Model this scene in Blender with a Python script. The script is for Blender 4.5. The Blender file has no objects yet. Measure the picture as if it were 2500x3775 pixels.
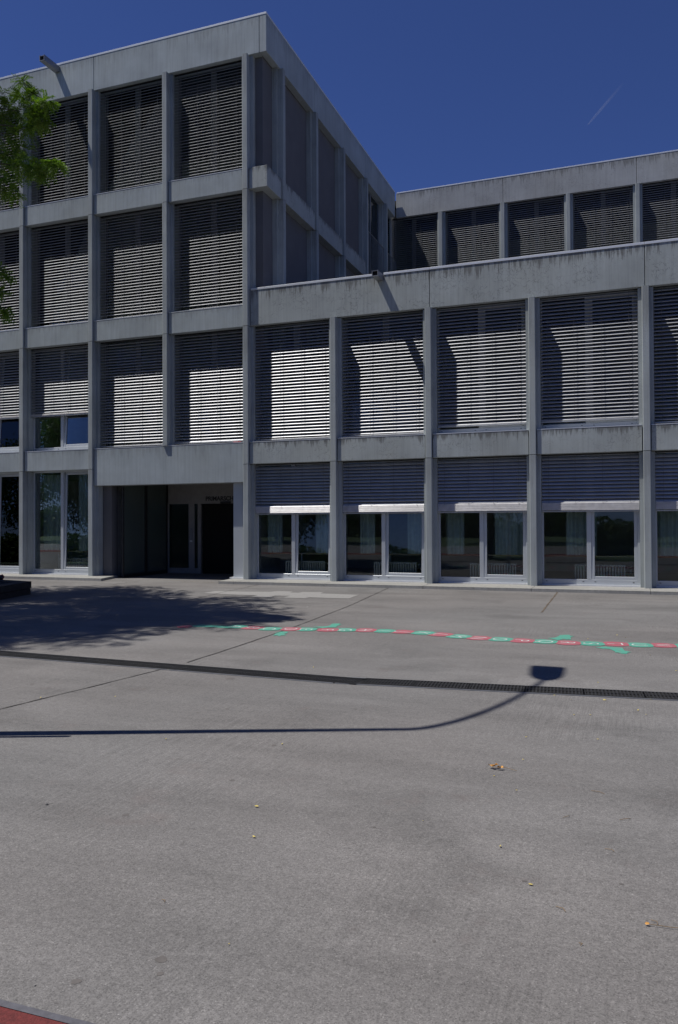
import bpy, math, random
import numpy as np
from mathutils import Vector, Matrix
random.seed(7); rng = np.random.default_rng(7)

# ------------------------------------------------------------------ camera
C0 = (16.528, -18.282, 1.50)
YAW, PITCH, ROLL, FPX = 0.3517, 0.0139, -0.0048, 2928.49
scn = bpy.context.scene
cy, sy, cp, sp = math.cos(YAW), math.sin(YAW), math.cos(PITCH), math.sin(PITCH)
FW = Vector((-sy*cp, cy*cp, sp)); RT = Vector((cy, sy, 0)); UP = RT.cross(FW)
cr, sr = math.cos(ROLL), math.sin(ROLL)
RT2 = cr*RT + sr*UP; UP2 = -sr*RT + cr*UP
cam = bpy.data.cameras.new('camera'); camo = bpy.data.objects.new('camera', cam)
scn.collection.objects.link(camo); scn.camera = camo
cam.sensor_fit = 'HORIZONTAL'; cam.sensor_width = 36.0; cam.lens = FPX/2500*36
cam.clip_start = 0.1; cam.clip_end = 30000
M4 = Matrix((RT2, UP2, -FW)).transposed().to_4x4(); M4.translation = Vector(C0)
camo.matrix_world = M4

# ------------------------------------------------------------------ light
SUN = Vector((2.55, 1.0, -5.8)).normalized()      # direction the light travels
world = bpy.data.worlds.new('World'); scn.world = world; world.use_nodes = True
wn = world.node_tree.nodes; wl = world.node_tree.links
bg = wn['Background']; sky = wn.new('ShaderNodeTexSky'); sky.sky_type = 'NISHITA'
sky.sun_disc = False; sky.sun_elevation = math.asin(-SUN.z)
sky.sun_rotation = math.atan2(-SUN.x, -SUN.y)
sky.altitude = 1800; sky.air_density = 1.0; sky.dust_density = 0.15; sky.ozone_density = 5.0
tint = wn.new('ShaderNodeMix'); tint.data_type = 'RGBA'; tint.blend_type = 'MULTIPLY'; tint.inputs[0].default_value = 1; tint.inputs[7].default_value = (.70, .79, 1.28, 1)
wl.new(sky.outputs[0], tint.inputs[6]); wl.new(tint.outputs[2], bg.inputs[0]); bg.inputs[1].default_value = 0.05
sl = bpy.data.lights.new('sun', 'SUN'); sl.energy = 4.3; sl.angle = math.radians(0.5); sl.color = (1.0, 0.96, 0.9)
so = bpy.data.objects.new('sun', sl); scn.collection.objects.link(so)
so.rotation_euler = SUN.to_track_quat('-Z', 'Y').to_euler(); so.location = (0, -20, 40)
scn.view_settings.view_transform = 'Standard'; scn.view_settings.look = 'None'
scn.view_settings.exposure = 0.15; scn.view_settings.gamma = 1

# pixel of the survey drawing -> point on a plane of the site
def ray(px, py):
    return FW + RT2*((px-1250)/FPX) - UP2*((py-1887.5)/FPX)
def onz(px, py, z=0.0):
    d = ray(px, py); t = (z-C0[2])/d.z; return Vector(C0) + d*t
def ony(px, py, Y):
    d = ray(px, py); t = (Y-C0[1])/d.y; return Vector(C0) + d*t

# ------------------------------------------------------------------ helpers
COL = scn.collection
def tag(o, label=None, cat=None, group=None, kind=None):
    if label: o['label'] = label
    if cat: o['category'] = cat
    if group: o['group'] = group
    if kind: o['kind'] = kind
    return o
def thing(name, label, cat, loc=(0, 0, 0), group=None):
    o = bpy.data.objects.new(name, None); COL.objects.link(o); o.location = loc
    o.empty_display_size = 0.2
    return tag(o, label, cat, group)
def wpos(o):
    v = Vector((0, 0, 0))
    while o: v += o.location; o = o.parent
    return v
class MB:
    def __init__(s): s.v = []; s.f = []; s.m = []
    def add(s, vs, fs, m=0):
        b = len(s.v); s.v += [tuple(v) for v in vs]
        s.f += [tuple(i+b for i in f) for f in fs]; s.m += [m]*len(fs); return s
    def box(s, x0, x1, y0, y1, z0, z1, c=0.0, m=0):
        if c <= 0:
            vs = [(x, y, z) for z in (z0, z1) for y in (y0, y1) for x in (x0, x1)]
            return s.add(vs, [(0,2,3,1),(4,5,7,6),(0,1,5,4),(2,6,7,3),(0,4,6,2),(1,3,7,5)], m)
        X, Y, Z = (x0, x1), (y0, y1), (z0, z1); vs = []; idx = {}
        for i in (0,1):
            for j in (0,1):
                for k in (0,1):
                    sx, sy_, sz = (1-2*i)*c, (1-2*j)*c, (1-2*k)*c
                    for a in range(3):
                        p = [X[i]+sx, Y[j]+sy_, Z[k]+sz]; p[a] = (X[i], Y[j], Z[k])[a]
                        idx[(i,j,k,a)] = len(vs); vs.append(tuple(p))
        fs = []
        for k in (0,1): fs.append([idx[(i,j,k,2)] for i,j in ((0,0),(0,1),(1,1),(1,0))][::(1 if k==0 else -1)])
        for j in (0,1): fs.append([idx[(i,j,k,1)] for i,k in ((0,0),(1,0),(1,1),(0,1))][::(1 if j==0 else -1)])
        for i in (0,1): fs.append([idx[(i,j,k,0)] for j,k in ((0,0),(0,1),(1,1),(1,0))][::(1 if i==0 else -1)])
        for j in (0,1):
            for k in (0,1): fs.append([idx[(0,j,k,1)], idx[(1,j,k,1)], idx[(1,j,k,2)], idx[(0,j,k,2)]][::(1 if j!=k else -1)])
        for i in (0,1):
            for k in (0,1): fs.append([idx[(i,0,k,0)], idx[(i,1,k,0)], idx[(i,1,k,2)], idx[(i,0,k,2)]][::(1 if i==k else -1)])
        for i in (0,1):
            for j in (0,1): fs.append([idx[(i,j,0,0)], idx[(i,j,1,0)], idx[(i,j,1,1)], idx[(i,j,0,1)]][::(1 if i!=j else -1)])
        for i in (0,1):
            for j in (0,1):
                for k in (0,1): fs.append([idx[(i,j,k,a)] for a in range(3)][::(1 if (i+j+k)%2==1 else -1)])
        return s.add(vs, fs, m)
    def prism(s, poly, z0, z1, m=0):           # poly counter-clockwise in xy
        n = len(poly); vs = [(x,y,z0) for x,y in poly] + [(x,y,z1) for x,y in poly]
        fs = [tuple(range(n))[::-1], tuple(range(n,2*n))] + [(i,(i+1)%n,(i+1)%n+n,i+n) for i in range(n)]
        return s.add(vs, fs, m)
    def tube(s, pts, rad, n=8, m=0, cap=True):
        pts = [Vector(p) for p in pts]; b = len(s.v); prev = None
        if not hasattr(rad, '__len__'): rad = [rad]*len(pts)
        for i, p in enumerate(pts):
            t = (pts[min(i+1, len(pts)-1)]-pts[max(i-1, 0)]).normalized()
            u = prev - t*prev.dot(t) if prev else (Vector((1,0,0)) if abs(t.x) < .9 else Vector((0,1,0)))
            u = (u - t*u.dot(t)).normalized(); prev = u; w = t.cross(u)
            for k in range(n):
                a = 2*math.pi*k/n; s.v.append(tuple(p + (u*math.cos(a)+w*math.sin(a))*rad[i]))
        for i in range(len(pts)-1):
            for k in range(n):
                s.f.append((b+i*n+k, b+i*n+(k+1)%n, b+(i+1)*n+(k+1)%n, b+(i+1)*n+k)); s.m.append(m)
        if cap:
            s.f.append(tuple(b+k for k in range(n))[::-1]); s.m.append(m)
            e = b+(len(pts)-1)*n; s.f.append(tuple(e+k for k in range(n))); s.m.append(m)
        return s
    def build(s, name, mat, parent=None, smooth=False):
        off = wpos(parent) if parent else Vector((0,0,0))
        me = bpy.data.meshes.new(name)
        me.from_pydata([(v[0]-off.x, v[1]-off.y, v[2]-off.z) for v in s.v], [], s.f)
        for mm in (mat if isinstance(mat, (list, tuple)) else [mat]): me.materials.append(mm)
        if any(s.m): me.polygons.foreach_set('material_index', s.m)
        if smooth: me.polygons.foreach_set('use_smooth', [True]*len(me.polygons))
        me.update(); o = bpy.data.objects.new(name, me); COL.objects.link(o)
        if parent: o.parent = parent
        return o
def copy_tree(o, parent=None, dloc=None):
    c = o.copy(); COL.objects.link(c)
    if parent is not None: c.parent = parent
    if dloc is not None: c.location = o.location + Vector(dloc)
    for ch in list(o.children): copy_tree(ch, c)
    return c

# ------------------------------------------------------------------ materials
def newmat(name):
    m = bpy.data.materials.new(name); m.use_nodes = True
    nt = m.node_tree; return m, nt.nodes, nt.links, nt.nodes['Principled BSDF']
def nd(N, t, **k):
    n = N.new(t)
    for a, b in k.items():
        if a == 'inp':
            for i, v in b.items(): n.inputs[i].default_value = v
        else: setattr(n, a, b)
    return n
def ramp(N, stops):
    r = N.new('ShaderNodeValToRGB'); e = r.color_ramp.elements
    while len(e) < len(stops): e.new(0.5)
    for el, (p, c) in zip(e, stops):
        el.position = p; el.color = (c, c, c, 1) if not hasattr(c, '__len__') else (*c, 1)
    return r
def mixc(N, L, fac, a, b, mode='MIX'):
    m = N.new('ShaderNodeMix'); m.data_type = 'RGBA'; m.blend_type = mode
    for sock, v in ((m.inputs[0], fac), (m.inputs[6], a), (m.inputs[7], b)):
        if hasattr(v, 'is_output'): L.new(v, sock)
        elif hasattr(v, '__len__'): sock.default_value = (*v, 1)
        else: sock.default_value = v
    return m.outputs[2]
def mathn(N, L, op, a, b=None, clamp=False):
    m = N.new('ShaderNodeMath'); m.operation = op; m.use_clamp = clamp
    for i, v in enumerate((a, b)):
        if v is None: continue
        if hasattr(v, 'is_output'): L.new(v, m.inputs[i])
        else: m.inputs[i].default_value = v
    return m.outputs[0]
def noise(N, L, vec, scale, detail=3, rough=.5, sc=None):
    if sc:
        mp = nd(N, 'ShaderNodeMapping'); mp.inputs['Scale'].default_value = sc; L.new(vec, mp.inputs[0]); vec = mp.outputs[0]
    n = nd(N, 'ShaderNodeTexNoise', inp={'Scale': scale, 'Detail': detail, 'Roughness': rough}); L.new(vec, n.inputs['Vector'])
    return n.outputs[0]
def simple(name, col, rough=.6, metal=0.0, var=0.12, vs=6.0, bump=0.0, bs=60, spec=.5):
    m, N, L, P = newmat(name)
    g = nd(N, 'ShaderNodeNewGeometry'); n = noise(N, L, g.outputs['Position'], vs, 4)
    r = ramp(N, [(.3, 1-var), (.7, 1+var*.3)]); L.new(n, r.inputs[0])
    c = mixc(N, L, 1.0, col, r.outputs[0], 'MULTIPLY'); L.new(c, P.inputs['Base Color'])
    P.inputs['Roughness'].default_value = rough; P.inputs['Metallic'].default_value = metal
    P.inputs['Specular IOR Level'].default_value = spec
    if bump:
        b = nd(N, 'ShaderNodeBump', inp={'Strength': bump, 'Distance': .01}); L.new(noise(N, L, g.outputs['Position'], bs, 3), b.inputs['Height']); L.new(b.outputs[0], P.inputs['Normal'])
    return m
def concrete(name, base, crack=0.0, stain=.5, seed=0.0):
    m, N, L, P = newmat(name)
    g = nd(N, 'ShaderNodeNewGeometry'); ad = nd(N, 'ShaderNodeVectorMath', operation='ADD'); ad.inputs[1].default_value = (seed, seed*.7, seed*.3)
    L.new(g.outputs['Position'], ad.inputs[0]); p = ad.outputs[0]
    big = ramp(N, [(.3, .80), (.7, 1.10)]); L.new(noise(N, L, p, .9, 6, .6), big.inputs[0])
    c = mixc(N, L, 1.0, base, big.outputs[0], 'MULTIPLY')
    warm = ramp(N, [(.45, 0), (.75, 1)]); L.new(noise(N, L, p, .55, 4, .55), warm.inputs[0])
    c = mixc(N, L, mathn(N, L, 'MULTIPLY', warm.outputs[0], .35), c, (base[0]*1.0, base[1]*.95, base[2]*.84))
    # vertical rain streaks
    st = ramp(N, [(.34, .76), (.52, 1.0), (.72, 1.07)]); L.new(noise(N, L, p, 1.0, 5, .62, (17, 17, .55)), st.inputs[0])
    c = mixc(N, L, .48, c, mixc(N, L, 1.0, c, st.outputs[0], 'MULTIPLY'))
    fine = ramp(N, [(.3, .88), (.7, 1.06)]); L.new(noise(N, L, p, 1.0, 3, .6, (70, 70, 1.2)), fine.inputs[0])
    c = mixc(N, L, .4, c, mixc(N, L, 1.0, c, fine.outputs[0], 'MULTIPLY'))
    # dirt running down from the upper edge of each member
    tc = nd(N, 'ShaderNodeTexCoord'); sx = nd(N, 'ShaderNodeSeparateXYZ'); L.new(tc.outputs['Generated'], sx.inputs[0])
    drip = noise(N, L, p, 1.0, 4, .7, (15, 15, 1.1)); lift = mathn(N, L, 'MULTIPLY', mathn(N, L, 'SUBTRACT', drip, .5), 1.5)
    top = ramp(N, [(.80, 0), (1.0, 1)]); L.new(mathn(N, L, 'ADD', sx.outputs[2], lift), top.inputs[0])
    c = mixc(N, L, mathn(N, L, 'MULTIPLY', top.outputs[0], stain), c, (.11, .11, .105))
    # pores
    vo = nd(N, 'ShaderNodeTexVoronoi', inp={'Scale': 9.0}); L.new(p, vo.inputs['Vector'])
    po = ramp(N, [(.0, 1), (.045, 0)]); L.new(vo.outputs[0], po.inputs[0])
    c = mixc(N, L, mathn(N, L, 'MULTIPLY', po.outputs[0], .5), c, (.12, .12, .12))
    h = noise(N, L, p, 45, 4)
    if crack > 0:
        dn = nd(N, 'ShaderNodeTexNoise', inp={'Scale': 6.0, 'Detail': 6.0}); L.new(p, dn.inputs['Vector'])
        dv = nd(N, 'ShaderNodeVectorMath', operation='MULTIPLY_ADD'); L.new(dn.outputs['Color'], dv.inputs[0]); dv.inputs[1].default_value = (.34,.34,.34); L.new(p, dv.inputs[2])
        v2 = nd(N, 'ShaderNodeTexVoronoi', feature='DISTANCE_TO_EDGE', inp={'Scale': 7.5}); L.new(dv.outputs[0], v2.inputs['Vector'])
        cr_ = ramp(N, [(.0, 1), (.038, 0)]); L.new(v2.outputs[0], cr_.inputs[0])
        ms = ramp(N, [(.46, 0), (.58, 1)]); L.new(noise(N, L, p, 1.7, 4, .65), ms.inputs[0])
        k = mathn(N, L, 'MULTIPLY', mathn(N, L, 'MULTIPLY', cr_.outputs[0], ms.outputs[0]), crack)
        c = mixc(N, L, k, c, (.07, .07, .068))
    L.new(c, P.inputs['Base Color']); P.inputs['Roughness'].default_value = .82; P.inputs['Specular IOR Level'].default_value = .35
    b = nd(N, 'ShaderNodeBump', inp={'Strength': .35, 'Distance': .004}); L.new(h, b.inputs['Height']); L.new(b.outputs[0], P.inputs['Normal'])
    return m
def glassmat(name, tint, tr=0.9):
    m, N, L, P = newmat(name); N.remove(P); out = N['Material Output']
    fr = nd(N, 'ShaderNodeFresnel', inp={'IOR': 1.5}); gl = nd(N, 'ShaderNodeBsdfGlossy', inp={'Roughness': 0.0}); gl.inputs[0].default_value = (.93,.96,1,1)
    tp = nd(N, 'ShaderNodeBsdfTransparent'); tp.inputs[0].default_value = (*[t*tr for t in tint], 1)
    g = nd(N, 'ShaderNodeNewGeometry'); b = nd(N, 'ShaderNodeBump', inp={'Strength': .05, 'Distance': .02}); L.new(noise(N, L, g.outputs['Position'], 1.3, 1), b.inputs['Height']); L.new(b.outputs[0], gl.inputs['Normal'])
    mx = nd(N, 'ShaderNodeMixShader'); L.new(fr.outputs[0], mx.inputs[0]); L.new(tp.outputs[0], mx.inputs[1]); L.new(gl.outputs[0], mx.inputs[2]); L.new(mx.outputs[0], out.inputs[0])
    return m
def leafmat(name, a, b):
    m, N, L, P = newmat(name)
    g = nd(N, 'ShaderNodeNewGeometry'); r = ramp(N, [(0, a), (1, b)]); L.new(g.outputs['Random Per Island'], r.inputs[0])
    n = ramp(N, [(.35, .7), (.65, 1.2)]); L.new(noise(N, L, g.outputs['Position'], .9, 3), n.inputs[0])
    c = mixc(N, L, 1.0, r.outputs[0], n.outputs[0], 'MULTIPLY'); L.new(c, P.inputs['Base Color'])
    P.inputs['Roughness'].default_value = .6; P.inputs['Specular IOR Level'].default_value = .25
    tl = nd(N, 'ShaderNodeBsdfTranslucent'); L.new(mixc(N, L, 1.0, c, (1.6, 1.9, .5), 'MULTIPLY'), tl.inputs[0])
    mx = nd(N, 'ShaderNodeMixShader'); mx.inputs[0].default_value = .25
    L.new(P.outputs[0], mx.inputs[1]); L.new(tl.outputs[0], mx.inputs[2]); L.new(mx.outputs[0], N['Material Output'].inputs[0])
    return m
def paint(name, col):
    m, N, L, P = newmat(name); g = nd(N, 'ShaderNodeNewGeometry'); p = g.outputs['Position']
    a = ramp(N, [(.50, 0), (.62, 1)]); L.new(noise(N, L, p, 14, 6, .75), a.inputs[0])
    b = ramp(N, [(.52, 0), (.66, .8)]); L.new(noise(N, L, p, 110, 2, .7), b.inputs[0])
    k = mathn(N, L, 'MAXIMUM', mathn(N, L, 'MULTIPLY', a.outputs[0], .62), mathn(N, L, 'MULTIPLY', b.outputs[0], .8))
    L.new(mixc(N, L, k, col, (.165, .155, .148)), P.inputs['Base Color']); P.inputs['Roughness'].default_value = .75; return m
def groundmat():
    m, N, L, P = newmat('yard_asphalt')
    g = nd(N, 'ShaderNodeNewGeometry'); p = g.outputs['Position']
    base = (.174, .1695, .1645)
    r1 = ramp(N, [(.3, .86), (.7, 1.08)]); L.new(noise(N, L, p, .35, 6, .6), r1.inputs[0])
    c = mixc(N, L, 1.0, base, r1.outputs[0], 'MULTIPLY')
    r2 = ramp(N, [(.36, .94), (.64, 1.03)]); L.new(noise(N, L, p, 1.0, 5, .62, (.55, 2.4, 1)), r2.inputs[0])
    c = mixc(N, L, 1.0, c, r2.outputs[0], 'MULTIPLY')
    mp = nd(N, 'ShaderNodeMapping'); mp.inputs['Rotation'].default_value = (0, 0, math.radians(-28)); mp.inputs['Scale'].default_value = (.35, 1.5, 1); L.new(p, mp.inputs[0])
    r3 = ramp(N, [(.34, .84), (.5, 1.0), (.68, 1.10)]); L.new(noise(N, L, mp.outputs[0], 1.0, 7, .66), r3.inputs[0]); c = mixc(N, L, 1.0, c, r3.outputs[0], 'MULTIPLY')
    wm = ramp(N, [(.4, 0), (.62, 1)]); L.new(noise(N, L, p, .22, 3), wm.inputs[0]); c = mixc(N, L, mathn(N, L, 'MULTIPLY', wm.outputs[0], .3), c, mixc(N, L, 1.0, c, (1.07, .99, .95), 'MULTIPLY'))
    pat = ramp(N, [(.56, 0), (.66, 1)]); L.new(noise(N, L, p, .8, 5, .6), pat.inputs[0])
    c = mixc(N, L, mathn(N, L, 'MULTIPLY', pat.outputs[0], .32), c, (.085, .083, .08))
    # broom texture in bands along the depth
    br = ramp(N, [(.35, .80), (.65, 1.12)]); L.new(noise(N, L, p, 1.0, 2, .6, (95, 2.2, 1)), br.inputs[0])
    bm = ramp(N, [(.48, 0), (.62, 1)]); L.new(noise(N, L, p, .55, 2), bm.inputs[0])
    c = mixc(N, L, mathn(N, L, 'MULTIPLY', bm.outputs[0], .7), c, mixc(N, L, 1.0, c, br.outputs[0], 'MULTIPLY'))
    mid = ramp(N, [(.35, .90), (.65, 1.08)]); L.new(noise(N, L, p, 20, 4, .7), mid.inputs[0]); c = mixc(N, L, 1.0, c, mid.outputs[0], 'MULTIPLY')
    # aggregate
    v = nd(N, 'ShaderNodeTexVoronoi', inp={'Scale': 230.0}); L.new(p, v.inputs['Vector'])
    s = nd(N, 'ShaderNodeSeparateColor'); L.new(v.outputs['Color'], s.inputs[0])
    ag = ramp(N, [(.0, .55), (.25, .85), (.8, 1.08), (.97, 1.15), (1.0, 1.7)]); L.new(s.outputs[0], ag.inputs[0])
    c = mixc(N, L, .8, c, mixc(N, L, 1.0, c, ag.outputs[0], 'MULTIPLY'))
    f = ramp(N, [(.3, .70), (.7, 1.28)]); L.new(noise(N, L, p, 62, 3, .75), f.inputs[0])
    c = mixc(N, L, .7, c, mixc(N, L, 1.0, c, f.outputs[0], 'MULTIPLY'))
    pk = ramp(N, [(.6, 0), (.72, 1)]); L.new(noise(N, L, p, 1.6, 4, .7), pk.inputs[0])
    c = mixc(N, L, mathn(N, L, 'MULTIPLY', pk.outputs[0], .25), c, (.17, .135, .125))
    L.new(c, P.inputs['Base Color']); P.inputs['Roughness'].default_value = .85; P.inputs['Specular IOR Level'].default_value = .3
    b = nd(N, 'ShaderNodeBump', inp={'Strength': .5, 'Distance': .004}); L.new(noise(N, L, p, 120, 3, .7), b.inputs['Height']); L.new(b.outputs[0], P.inputs['Normal'])
    return m

M = dict(
    conc=concrete('pale_concrete', (.380, .425, .442), 0.0, .25, 0),
    conc_w=concrete('weathered_concrete', (.395, .43, .425), .62, .75, 13.7),
    conc_f=concrete('rear_concrete', (.38, .395, .40), .45, .6, 29.1),
    conc_p=concrete('pilaster_concrete', (.37, .405, .412), .12, .25, 41.3),
    plinth=concrete('plinth_concrete', (.36, .355, .33), 0, .3, 57.0),
    dark=simple('joint_dark', (.02, .02, .022), .9),
    metal=simple('coping_metal', (.72, .74, .76), .4, .2, .06, 2),
    vwall=simple('vestibule_plaster', (.30, .29, .285), .9),
    vframe=simple('door_frame_paint', (.30, .31, .32), .5),
    frame2=simple('window_frame_painted_shade', (.17, .18, .20), .5, .1, .05, 3),  # same frames behind the blinds, their shade put into a darker colour
    sglass=simple('screen_glass_painted_reflection', (.075, .095, .088), .10, 0, .1, 1),  # opaque grey-green painted in for the reflection on the screen panes
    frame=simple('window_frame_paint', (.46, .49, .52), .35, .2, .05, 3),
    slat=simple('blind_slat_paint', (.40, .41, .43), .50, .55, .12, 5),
    stack=simple('slat_sunlit_tone', (.80, .79, .80), .4, .15, .15, 9),  # same slats bunched up, their sunlit brightness put into the colour
    rail=simple('blind_rail_metal', (.42, .43, .45), .45, .6, .1, 8),
    cord=simple('ladder_cord', (.13, .13, .14), .8),
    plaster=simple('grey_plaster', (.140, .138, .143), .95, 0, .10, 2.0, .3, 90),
    inner=simple('interior_plaster', (.58, .58, .56), .9),
    innerf=simple('interior_lino', (.24, .22, .20), .5),
    steel=simple('galvanised_steel', (.30, .31, .33), .45, .6, .15, 12),
    iron=simple('cast_iron', (.030, .030, .031), .6, .3, .4, 14),
    void=simple('opening_shade_black', (.006, .006, .006), .95),  # near-black standing in for shade inside drain, doorway and spout
    glass=glassmat('window_glass', (.90, .94, .93), .95),
    dglass=glassmat('tinted_glass', (.70, .80, .76), .95),
    curtain=simple('curtain_cloth', (.52, .60, .57), .9, 0, .15, 9),
    rad=simple('radiator_enamel', (.55, .56, .52), .4),
    wood=simple('counter_wood', (.45, .36, .26), .5),
    sign=simple('sign_black', (.02, .02, .022), .5),
    timber=simple('dark_stained_timber', (.028, .024, .022), .8, 0, .5, 9, .4, 30),
    bark=simple('tree_bark', (.10, .085, .07), .95, 0, .5, 9, .8, 18),
    red=simple('red_rubber_track', (.14, .024, .022), .9, 0, .35, 70, .6, 140),
    kerb=simple('track_kerb', (.10, .10, .115), .8, 0, .3, 30, .3, 60),
    pgreen=paint('green_road_paint', (.055, .32, .23)),
    pred=paint('red_road_paint', (.38, .08, .11)),
    pwhite=paint('white_road_paint', (.58, .60, .58)),
    chalk=paint('faded_white_paint', (.27, .265, .255)),
    pyellow=simple('faded_yellow_line', (.26, .21, .12), .8, 0, .4, 18),
    seal=simple('joint_sealant', (.05, .046, .042), .9, 0, .6, 40),
    seal2=simple('sandy_joint', (.13, .10, .07), .9, 0, .6, 14),
    stain=simple('old_stain', (.115, .105, .098), .8, 0, .2, 30),
    leaf=leafmat('locust_leaves', (.05, .12, .018), (.21, .31, .05)),
    leafb=leafmat('dense_leaves', (.03, .07, .015), (.07, .12, .025)),
    yleaf=simple('fallen_leaf_yellow', (.62, .50, .14), .6, 0, .3, 60),
    oleaf=simple('fallen_leaf_orange', (.55, .27, .05), .6, 0, .3, 60),
    twig=simple('dry_stalk', (.22, .15, .08), .8),
    redrag=simple('red_cloth', (.35, .03, .04), .8),
    stone=simple('dark_pebble', (.07, .07, .07), .8),
    grass=simple('lawn', (.05, .085, .025), .95, 0, .35, 3),
    road=simple('rear_path', (.16, .155, .15), .9, 0, .2, 2),
    ground=groundmat())

# ------------------------------------------------------------------ ground
def sheet(name, poly, z, mat, kind='structure', label=None, cat=None, parent=None, thick=0.0):
    mb = MB()
    if thick: mb.prism(poly, z-thick, z)
    else: mb.add([(x, y, z) for x, y in poly], [tuple(range(len(poly)))])
    o = mb.build(name, mat, parent)
    if not parent: tag(o, label, cat, None, kind)
    return o
sheet('ground', [(-300,-300),(300,-300),(300,300),(-300,300)], 0, M['ground'])
sheet('running_track', [(-60,-18.7),(60,-18.7),(60,-16.312),(-60,-16.312)], .004, M['red'])
sheet('track_kerb', [(-60,-16.312),(60,-16.312),(60,-16.285),(-60,-16.285)], .006, M['kerb'])
sheet('lawn', [(-290,-290),(290,-290),(290,-31),(-290,-31)], .004, M['grass'])

def strip(px, w, z, mat, name, jag=.25, ext=()):
    pts = [onz(*q) for q in px]
    out = []
    for a, b in zip(pts[:-1], pts[1:]):
        n = max(2, int((b-a).length/.12))
        for k in range(n): out.append(a.lerp(b, k/n))
    out.append(pts[-1]); L_ = []; R_ = []
    for i, p in enumerate(out):
        t = (out[min(i+1,len(out)-1)]-out[max(i-1,0)]).normalized(); nn = Vector((-t.y, t.x, 0))
        j = random.uniform(-jag, jag)*w; ww = w*random.uniform(.5, 1.2)/2
        L_.append((p+nn*(ww+j)).xy); R_.append((p-nn*(ww-j)).xy)
    mb = MB(); n = len(out)
    mb.add([(*q, z) for q in L_]+[(*q, z) for q in R_], [(i, n+i, n+i+1, i+1) for i in range(n-1)])
    return tag(mb.build(name, mat), None, None, None, 'structure')
strip([(-300,2690),(0,2615),(340,2532),(600,2467)], .018, .004, M['seal'], 'pavement_joint')
strip([(690,2443),(880,2382),(1090,2310),(1290,2233),(1432,2168)], .02, .004, M['seal'], 'pavement_joint')
strip([(1998,2258),(2025,2222),(2056,2183)], .03, .004, M['seal2'], 'pavement_joint')
strip([(700,2212),(830,2182),(955,2156)], .018, .004, M['seal'], 'pavement_joint', .3)
strip([(370,2163),(440,2152),(510,2144)], .016, .004, M['seal'], 'pavement_joint', .3)
strip([(1050,2232),(1500,2246),(2000,2258),(2500,2268),(2800,2274)], .012, .004, M['stain'], 'pavement_joint', .5)
strip([(520,2137),(640,2141),(790,2148)], .02, .004, M['pyellow'], 'entrance_line', .2)

# dark spots trodden into the yard
mb = MB()
for px, py, w in [(595,3537,46),(590,3591,26),(280,3620,36),(465,3005,26),(857,2877,20),(850,2502,34),(1933,3248,20),(118,2522,18),(729,2628,16),(838,2614,16),(594,3020,8),(1600,3470,14),(1010,2748,18),(2290,3260,16),(700,2960,10),(1380,3050,12)]:
    c = onz(px, py); r = (onz(px+w/2, py)-c).length; n = 14; ph = random.random()*6
    mb.add([(c.x, c.y, .001)]+[(c.x+r*(1+.18*math.sin(3*a+ph))*math.cos(a), c.y+r*(1+.15*math.sin(2*a+ph))*math.sin(a), .001) for a in [2*math.pi*k/n for k in range(n)]],
           [(0, 1+k, 1+(k+1)%n) for k in range(n)])
tag(mb.build('ground_stains', M['stain']), None, None, None, 'structure')

# faded light patch of the old play marking
P_ = [(110,105),(210,88),(440,93),(670,95),(720,88),(855,92),(830,100),(900,103),(930,96),(1105,98),(1080,108),(1240,114),(1395,120),(1315,150),(1140,146),(985,140),(955,148),(770,143),(830,128),(700,127),(665,142),(510,135),(560,123),(400,119),(240,112)]
poly = [onz(700+x*.4464, 2140+y*.4464).xy[:] for x, y in P_][::-1]
tag(sheet('faded_marking', poly, .004, M['chalk'], None, 'pale stepped patch of faded paint on the yard in front of the entrance kerb', 'ground marking'), None)
mb = MB()
def chalkline(pts, w=.018):
    global mb
    q = [onz(*p) for p in pts]
    for a, b in zip(q[:-1], q[1:]):
        t = (b-a).normalized(); nn = Vector((-t.y, t.x, 0))*w*random.uniform(.3, .7)
        mb.add([(*(a+nn).xy, .0035), (*(a-nn).xy, .0035), (*(b-nn).xy, .0035), (*(b+nn).xy, .0035)], [(0,1,2,3)])
chalkline([(965,2245),(1000,2246),(1030,2247),(1045,2243),(1028,2242),(1060,2240),(1110,2243),(1132,2240),(1135,2236)])
tag(mb.build('chalk_scribble', M['chalk']), 'thin looping white chalk line drawn on the yard beyond the alphabet snake', 'chalk mark')

# ------------------------------------------------------------------ drain
dr = thing('drain_channel', 'long black iron drain grating crossing the whole school yard', 'drain', (12, -11.0, 0))
D0, D1 = onz(0, 2410.5), onz(1250, 2509); D2 = onz(2500, 2570.5)
W2 = .14
def dpos(t):                                   # gentle bend of the channel
    a = D0.lerp(D1, t) if t < 1 else D1.lerp(D2, t-1)
    return a
path = [D0 + (D0-D1).normalized()*3.0, D0, D1, D2, D2 + (D2-D1).normalized()*3.0]
cum = [0]
for a, b in zip(path[:-1], path[1:]): cum.append(cum[-1]+(b-a).length)
def along(s):
    for k in range(len(path)-1):
        if s <= cum[k+1] or k == len(path)-2:
            t = (path[k+1]-path[k]).normalized(); return path[k]+t*(s-cum[k]), t
mb = MB(); ke = MB()
for k in range(len(path)-1):
    a, b = path[k], path[k+1]; t = (b-a).normalized(); n = Vector((-t.y, t.x, 0))
    mb.add([(*(a-n*W2).xy, .002), (*(b-n*W2).xy, .002), (*(b+n*W2).xy, .002), (*(a+n*W2).xy, .002)], [(0,1,2,3)])
    for s_ in (-1, 1):
        o1, o2 = n*s_*W2, n*s_*(W2+.018)
        q = [(a+o1), (b+o1), (b+o2), (a+o2)]
        if s_ < 0: q = q[::-1]
        ke.prism([v.xy[:] for v in q], .001, .007)
mb.build('trough_shade_sheet', M['void'], dr); ke.build('edge_frame', M['steel'], dr)  # flat black sheet paints the shade down in the channel
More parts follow.
